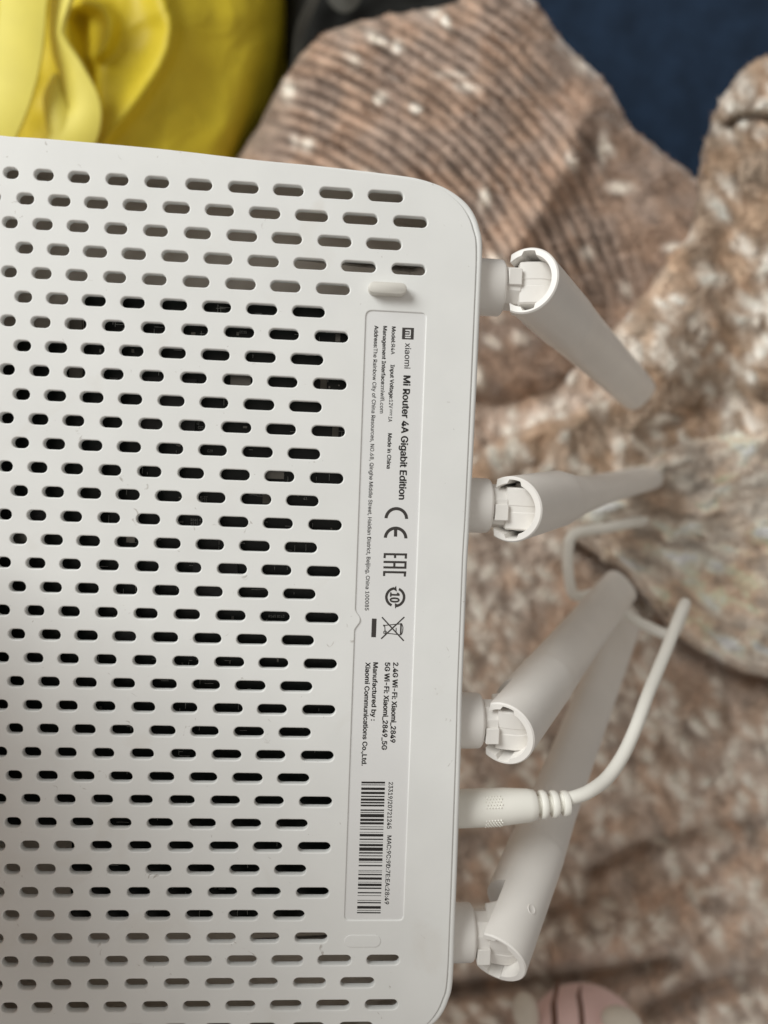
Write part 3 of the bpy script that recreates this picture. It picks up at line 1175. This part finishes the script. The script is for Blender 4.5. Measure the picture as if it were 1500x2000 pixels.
f1 = pad('foot_pad', 756, 567.5, 9.4, 2.9, 2.9, M_RUBBER, 40)
tag(f1, 'raised cream rubber foot pad above the label')
f2 = pad('foot_pad', 708, 1838, 9.2, 3.1, 0.16, M_WHITE, 40)
tag(f2, 'worn flat foot pad below the label')

# ------------------------------------------------------------------ circuit board seen through the slots
ZB = -5.2


def lpz(z):
    return lambda x, y: LP(x, y, z)[:2]


bx0, by0 = LP(165, 582, ZB)[0], LP(560, 582, ZB)[1]
bx1 = LP(735, 1000, ZB)[0]
by1 = LP(560, 1795, ZB)[1]
bxl = LP(-120, 1000, ZB)[0]
by2 = LP(30, 660, ZB)[1]
by3 = LP(30, 1640, ZB)[1]
bl_ = [(bx0, by0), (bx0, by2), (bxl, by2), (bxl, by3), (bx0, by3), (bx0, by1), (bx1, by1), (bx1, by0)]
bl_ = [bl_[i] for i in range(len(bl_))]
board = curve_solid('circuit_board', [bl_], 0.8, 0.0, M_BOARD, router, ZB - .8)
tag(board, 'dark circuit board glimpsed through the slots')


def boxes(name, items, mat, parent, z0):
    V, Fc = [], []
    for cx, cy, w_, h_, t_ in items:
        b0 = len(V)
        for zz in (z0, z0 + t_):
            for sx, sy in ((-1, -1), (1, -1), (1, 1), (-1, 1)):
                V.append((cx + sx * w_ / 2, cy + sy * h_ / 2, zz))
        Fc += [(b0 + a, b0 + b2, b0 + c2, b0 + d2) for a, b2, c2, d2 in ((4, 5, 6, 7), (0, 1, 5, 4), (1, 2, 6, 5), (2, 3, 7, 6), (3, 0, 4, 7))]
    return mesh_obj(name, V, Fc, mat, parent, scale=MM)


rr = random.Random(11)
for px_, py_, w_, h_, m_, t_ in ((148, 632, 3.0, 3.4, M_PART, .8), (148, 727, 3.2, 3.2, M_PART, .8), (36, 1052, 7, 5, M_SHIELD, .6), (75, 1008, 5, 4, M_CHIP, 1.0), (470, 742, 5, 4.0, M_SHIELD, .5),
                                 (632, 748, 1.6, 3.6, M_PART, .5), (655, 842, 1.6, 4, M_PART, .5), (535, 928, 5, 1.8, M_SHIELD, .6), (255, 1050, 2, 2.4, M_SHIELD, .4),
                                 (330, 790, 13, 13, M_CHIP, 1.2), (420, 1120, 11, 11, M_CHIP, 1.1), (240, 1250, 9, 6, M_CHIP, 1.1), (520, 975, 1.8, 2.2, M_PART, .5), (660, 657, 1.2, 2.6, M_SHIELD, .4)):
    c = LP(px_, py_, ZB + t_)
    boxes('chip' if m_ is M_CHIP else 'component', [(c[0], c[1], w_, h_, t_)], m_, board, ZB)
items = []
for k in range(150):
    x_, y_ = rr.uniform(190, 700), rr.uniform(600, 1780)
    c = LP(x_, y_, ZB)
    items.append((c[0], c[1], rr.choice((.4, .6, 1.0)), rr.choice((.3, .5, .8)), .25))
tag(boxes('solder_joints', items, M_SHIELD, board, ZB), kind='stuff')
items = []
for k in range(520):
    x_, y_ = rr.uniform(185, 710), rr.uniform(590, 1785)
    c = LP(x_, y_, ZB)
    if rr.random() < .5:
        items.append((c[0], c[1], rr.uniform(.8, 3.2), .10, .02))
    else:
        items.append((c[0], c[1], .10, rr.uniform(.5, 2.2), .024))
tag(boxes('traces', items, M_SILK, board, ZB), kind='stuff')
lb = lpz(ZB)
for s, x_, y_ in (('CC15', 475, 648), ('R381 R', 383, 1015), ('R158 R', 383, 1022), ('GC12', 303, 822), ('C24', 382, 826), ('C23', 392, 834), ('R145 R143', 540, 1203), ('R137', 398, 971), ('R131', 398, 977), ('C29', 410, 880), ('43', 596, 973), ('C229', 360, 836)):
    n_ = len(s) * 3.4
    txt(s, x_ - n_ / 2, y_ + 3, x_ + n_ / 2, y_ + 3.4, 5.0, 0.0, mat=M_SILK, parent=board, z=ZB + .03, lp=lb, name='silkscreen_text')


# ------------------------------------------------------------------ lathe / loft helpers (router frame, mm)
def frame_of(a):
    a = np.array(a, float)
    a /= np.linalg.norm(a)
    h = np.array([0, 0, 1.0]) if abs(a[2]) < .9 else np.array([0, 1.0, 0])
    e1 = np.cross(h, a)
    e1 /= np.linalg.norm(e1)
    return a, e1, np.cross(a, e1)


def lathe(name, o0, axis, prof_, mat, parent, seg=40, smooth=35, mod=None):
    a, e1, e2 = frame_of(axis)
    V, Fc = [], []
    for s, r in prof_:
        for k in range(seg):
            t = 2 * math.pi * k / seg
            rr_ = r * (mod(s, t) if mod else 1)
            V.append(np.array(o0) + a * s + (e1 * math.cos(t) + e2 * math.sin(t)) * rr_)
    for i in range(len(prof_) - 1):
        for k in range(seg):
            Fc.append((i * seg + k, i * seg + (k + 1) % seg, (i + 1) * seg + (k + 1) % seg, (i + 1) * seg + k))
    Fc.append(tuple(range(seg)))
    Fc.append(tuple((len(prof_) - 1) * seg + k for k in range(seg)))
    return mesh_obj(name, V, Fc, mat, parent, smooth=smooth, scale=MM)


def box_between(name, c, ex, ey, ez, hx, hy, hz, mat, parent, bev=.4):
    V = []
    for sx in (-1, 1):
        for sy in (-1, 1):
            for sz in (-1, 1):
                V.append(np.array(c) + ex * hx * sx + ey * hy * sy + ez * hz * sz)
    Fc = [(0, 1, 3, 2), (4, 6, 7, 5), (0, 4, 5, 1), (2, 3, 7, 6), (0, 2, 6, 4), (1, 5, 7, 3)]
    o = mesh_obj(name, V, Fc, mat, parent, smooth=35, scale=MM)
    return bevel(o, bev)


# ------------------------------------------------------------------ antennas
R_O, R_I = 8.5, 6.6
ZA = -11.5


def antenna(hx, hy, wallx, colx, tip_px, tip_depth, label, fl_y=0.0, dimple=False, roll=0.0):
    hinge = LP(hx, hy, ZA)
    tip = to_local(W(tip_px[0], tip_px[1], tip_depth))
    a = tip - hinge
    Ln = np.linalg.norm(a)
    a = a / Ln
    u = np.array([1.0, 0, 0])
    w = -(u - (u @ a) * a)
    w /= np.linalg.norm(w)               # towards the router: the open side of the sleeve
    n = np.cross(a, w)
    cr_, sr_ = math.cos(math.radians(roll)), math.sin(math.radians(roll))
    wr, nr = w * cr_ + n * sr_, n * cr_ - w * sr_
    # --- blade (the part's own mesh): round at the sleeve, flat towards the tip
    prof_s = [(20, .985), (29.5, .983), (31, .98), (45, .975), (70, .97), (100, .965), (130, .96), (Ln - 6, .955), (Ln - 2.4, .93), (Ln - 1.0, .86), (Ln - .3, .72), (Ln, .5)]
    V, Fc = [], []
    seg = 36
    for s, k in prof_s:
        fl = smooth01((s - 27) / 30.0)
        ra = R_O * k * (1 - .04 * fl)
        rb = R_O * k * (1 - .40 * fl)
        for j in range(seg):
            t = 2 * math.pi * j / seg
            c_, s_ = math.cos(t), math.sin(t)
            p_ = 2 / (2 + .5 * fl)
            V.append(hinge + a * s + wr * ra * math.copysign(abs(c_) ** p_, c_) + nr * rb * math.copysign(abs(s_) ** p_, s_))
    for i in range(len(prof_s) - 1):
        for j in range(seg):
            Fc.append((i * seg + j, i * seg + (j + 1) % seg, (i + 1) * seg + (j + 1) % seg, (i + 1) * seg + j))
    Fc.append(tuple((len(prof_s) - 1) * seg + j for j in range(seg)))
    blade = mesh_obj('antenna', V, Fc, M_WHITE_SMOOTH, router, smooth=50, scale=MM)
    tag(blade, label)
    # --- sleeve: open C-shaped end with inner grooves, then a closed tube
    half, half_i = math.radians(61), math.radians(51.5)
    groove = [(math.radians(84), math.radians(108)), (math.radians(252), math.radians(276))]

    def c_section(R, Ri):
        out = []
        N = 46
        for i in range(N + 1):
            t = half + (2 * math.pi - 2 * half) * i / N
            out.append((R * math.cos(t), R * math.sin(t)))
        angs = []
        for i in range(N, -1, -1):
            angs.append((half_i + (2 * math.pi - 2 * half_i) * i / N, Ri))
        for t, r in angs:
            for g0, g1 in groove:
                if g0 < t < g1:
                    r = Ri + .95
            out.append((r * math.cos(t), r * math.sin(t)))
        return out
    V, Fc = [], []
    secs = [(-8.0, R_O - .35, R_I + .15), (-7.6, R_O, R_I), (2, R_O, R_I), (9.5, R_O, R_I)]
    for s, R, Ri in secs:
        cs = c_section(R, Ri)
        m_ = len(cs)
        for p in cs:
            V.append(hinge + a * s + w * p[0] + n * p[1])
    for i in range(len(secs) - 1):
        for j in range(m_):
            Fc.append((i * m_ + j, i * m_ + (j + 1) % m_, (i + 1) * m_ + (j + 1) % m_, (i + 1) * m_ + j))
    hm = m_ // 2
    for i in range(hm - 1):
        Fc.append((i, i + 1, m_ - 2 - i, m_ - 1 - i))
        bI = (len(secs) - 1) * m_
        Fc.append((bI + i, bI + m_ - 1 - i, bI + m_ - 2 - i, bI + i + 1))
    # closed tube
    b0 = len(V)
    tube = [(9.4, R_O - .002), (12, R_O), (27, R_O), (28.7, R_O), (28.85, R_O - .05), (28.9, R_O - .2)]
    for s, R in tube:
        for j in range(seg):
            t = 2 * math.pi * j / seg
            V.append(hinge + a * s + (w * math.cos(t) + n * math.sin(t)) * R)
    for i in range(len(tube) - 1):
        for j in range(seg):
            Fc.append((b0 + i * seg + j, b0 + i * seg + (j + 1) % seg, b0 + (i + 1) * seg + (j + 1) % seg, b0 + (i + 1) * seg + j))
    Fc.append(tuple(b0 + j for j in range(seg)))
    mesh_obj('antenna_sleeve', V, Fc, M_WHITE_SMOOTH, blade, smooth=38, scale=MM)
    # small moulded dimple on the sleeve
    if dimple:
        nn = np.array([-.12, 0, 1.0])
        nn = nn - (nn @ a) * a
        nn /= np.linalg.norm(nn)
        lathe('dimple', hinge + a * 5.0 + nn * (R_O - .25), nn, [(0.0, 1.35), (0.30, 1.3), (0.36, 1.15), (0.26, .95), (.255, .1)], M_WHITE_SMOOTH, blade, 20)
    # --- collar on the router wall
    cc = LP(wallx, hy, ZA)
    x_w = cc[0]
    x_c = LP(colx, hy, ZA)[0] - 1.2
    o0 = np.array([x_w - 3.0, hinge[1], ZA])
    lc = x_c - x_w + 3.0
    lathe('antenna_collar', o0, u, [(0, 7.3), (lc - 1.0, 7.2), (lc - .5, 7.0), (lc - .12, 6.5), (lc, 5.9)], M_WHITE_SMOOTH, blade, 44)
    # --- neck with flats, then the knuckle reaching into the sleeve
    lathe('antenna_neck', np.array([x_c - .3, hinge[1], ZA]), u, [(0, 5.7), (3.8, 5.7), (4.1, 5.4), (4.4, 5.0)], M_WHITE_SMOOTH, blade, 10, smooth=15)
    ey, ez = np.array([0, 1.0, 0]), np.array([0, 0, 1.0])
    box_between('neck_flange', np.array([x_c + 2.0, hinge[1] + fl_y, ZA + 3.9]), u, ey, ez, 1.75, 2.1, 2.3, M_WHITE_SMOOTH, blade, .25)
    # knuckle: slab in the plane of u and a, rounded end, pin across
    kx0 = x_c + 3.4
    V, Fc = [], []
    nrm_ = np.cross(u, a)
    nrm_ /= np.linalg.norm(nrm_)
    up_ = np.cross(nrm_, u)
    if up_[2] < 0:
        up_ = -up_
        nrm_ = -nrm_
    rk = 6.1
    o_k = np.array([kx0, hinge[1], ZA])
    hv = hinge - o_k
    prof2 = [np.array([0, -rk * .8]), np.array([0, rk * .8]), np.array([1.6, rk * .9])]
    dist = hv @ u
    for i in range(13):
        t = math.pi / 2 - math.pi * i / 12
        prof2.append(np.array([dist + rk * math.cos(t), rk * math.sin(t)]))
    m2 = len(prof2)
    wid = [(-5.5, .92), (-5.1, 1.0), (-1.0, 1.0), (-.75, .975), (.75, .975), (1.0, 1.0), (5.1, 1.0), (5.5, .92)]
    for y_, k in wid:
        for p in prof2:
            V.append(o_k + u * (p[0] if k == 1 else (dist / 2 + (p[0] - dist / 2) * k)) + up_ * p[1] * k + nrm_ * y_)
    for i in range(len(wid) - 1):
        for j in range(m2):
            Fc.append((i * m2 + j, i * m2 + (j + 1) % m2, (i + 1) * m2 + (j + 1) % m2, (i + 1) * m2 + j))
    Fc.append(tuple(range(m2)))
    Fc.append(tuple((len(wid) - 1) * m2 + j for j in range(m2)))
    kn = mesh_obj('hinge_knuckle', V, Fc, M_WHITE_SMOOTH, blade, smooth=25, scale=MM)
    lathe('hinge_pin', hinge - nrm_ * 6.3, nrm_, [(0, 1.7), (.15, 1.9), (12.45, 1.9), (12.6, 1.7)], M_WHITE_SMOOTH, blade, 20)
    return blade


antenna(1046, 567, 940, 990, (1250, 772), 0.322, 'first antenna from the top, folded down towards the blanket', 1.6, roll=-45)
antenna(1018, 990, 922, 965, (1262, 934), 0.330, 'second antenna from the top, seen almost end on', -1.5)
antenna(1002, 1408, 908, 948, (1208, 1150), 0.312, 'third antenna from the top, crossing in front of the fourth', -2.3, roll=42)
antenna(986, 1820, 891, 932, (1226, 1196), 0.332, 'lowest antenna, passing behind the plug and the third antenna', -3.2, True, roll=38)

# ------------------------------------------------------------------ power cable with its plug
cable = bpy.data.objects.new('power_cable', None)
link(cable)
tag(cable, 'cream power cable with ribbed plug pushed into the router side', 'cable')
cable.matrix_world = ROUTER_M
ZP = -11.0
p0 = LP(900, 1579, ZP)
p1 = LP(1046, 1572, ZP)
pe = LP(1118, 1558, ZP - .5)
ax = (p1 - p0) / np.linalg.norm(p1 - p0)
Lp = np.linalg.norm(p1 - p0)
plug = lathe('plug', p0 - ax * 3, ax, [(0, 4.9), (3 + Lp * .25, 4.95), (3 + Lp * .6, 4.75), (3 + Lp - 2.0, 4.25), (3 + Lp - .4, 3.95), (3 + Lp, 3.6), (3 + Lp + .1, 2.3), (3 + Lp + 9.2, 2.0)], M_CABLE, cable, 40)
a_, e1_, e2_ = frame_of(ax)
for k in range(3):
    s0 = 3 + Lp + 1.1 + k * 3.05
    lathe('strain_relief_ring', p0 - ax * 3 + e1_ * 0, ax, [(s0, 2.6), (s0 + .05, 3.5 - k * .16), (s0 + .5, 3.75 - k * .2), (s0 + 1.3, 3.72 - k * .2), (s0 + 1.75, 3.45 - k * .16), (s0 + 1.8, 2.6)], M_CABLE, plug, 36)
# knurled grip dots
V, Fc = [], []
for side_ in (0, 1):
    for i in range(6):
        for j in range(5):
            sx = 3 + Lp * .30 + i * .78 + (.39 if j % 2 else 0)
            ang_ = (math.radians(20) + j * math.radians(8.5)) * (1 if side_ else -1)
            rad = 4.9
            d = np.array([0, math.sin(ang_), math.cos(ang_)])
            d = d - (d @ ax) * ax
            d /= np.linalg.norm(d)
            t = np.cross(ax, d)
            c = p0 - ax * 3 + ax * sx + d * (rad - .12)
            b0 = len(V)
            V += [c + ax * .36, c + t * .33, c - ax * .36, c - t * .33, c + d * .5]
            Fc += [(b0, b0 + 1, b0 + 4), (b0 + 1, b0 + 2, b0 + 4), (b0 + 2, b0 + 3, b0 + 4), (b0 + 3, b0, b0 + 4)]
tag(mesh_obj('grip_knurl', V, Fc, M_CABLE, plug, scale=MM), kind='stuff')


def tube_path(name, pts, rad, mat, parent, seg=16):
    P = [np.array(p, float) for p in pts]
    V, Fc = [], []
    e1 = None
    for i, p in enumerate(P):
        t = P[min(i + 1, len(P) - 1)] - P[max(i - 1, 0)]
        t /= np.linalg.norm(t)
        if e1 is None:
            _, e1, _ = frame_of(t)
        e1 = e1 - (e1 @ t) * t
        e1 /= np.linalg.norm(e1)
        e2 = np.cross(t, e1)
        for k in range(seg):
            a2 = 2 * math.pi * k / seg
            V.append(p + (e1 * math.cos(a2) + e2 * math.sin(a2)) * (rad[0] + (rad[1] - rad[0]) * min(1, i / len(P) * 2.2)))
    for i in range(len(P) - 1):
        for k in range(seg):
            Fc.append((i * seg + k, i * seg + (k + 1) % seg, (i + 1) * seg + (k + 1) % seg, (i + 1) * seg + k))
    Fc.append(tuple(range(seg)))
    Fc.append(tuple((len(P) - 1) * seg + k for k in range(seg)))
    return mesh_obj(name, V, Fc, mat, parent, smooth=60, scale=MM)


ctrl = [(1085, 1566, None), (1118, 1558, None), (1150, 1546, .206), (1185, 1520, .211), (1215, 1478, .217), (1240, 1425, .225), (1268, 1350, .237), (1298, 1278, .251),
        (1322, 1216, .265), (1335, 1184, .275), (1338, 1180, .284), (1331, 1202, .291), (1318, 1232, .295), (1300, 1238, .297), (1270, 1226, .299), (1230, 1205, .301),
        (1190, 1168, .303), (1160, 1160, .304), (1136, 1165, .304), (1120, 1160, .304), (1114, 1145, .304), (1109, 1105, .304), (1110, 1072, .304), (1114, 1052, .304), (1128, 1040, .305), (1150, 1036, .307),
        (1190, 1030, .312), (1230, 1022, .320), (1275, 1012, .333), (1320, 1004, .348)]
cp = []
for x_, y_, d_ in ctrl:
    cp.append(LP(x_, y_, ZP) if d_ is None else to_local(W(x_, y_, d_)))
tube_path('cord', catmull(cp, 9), (1.75, 2.2), M_CABLE, cable)
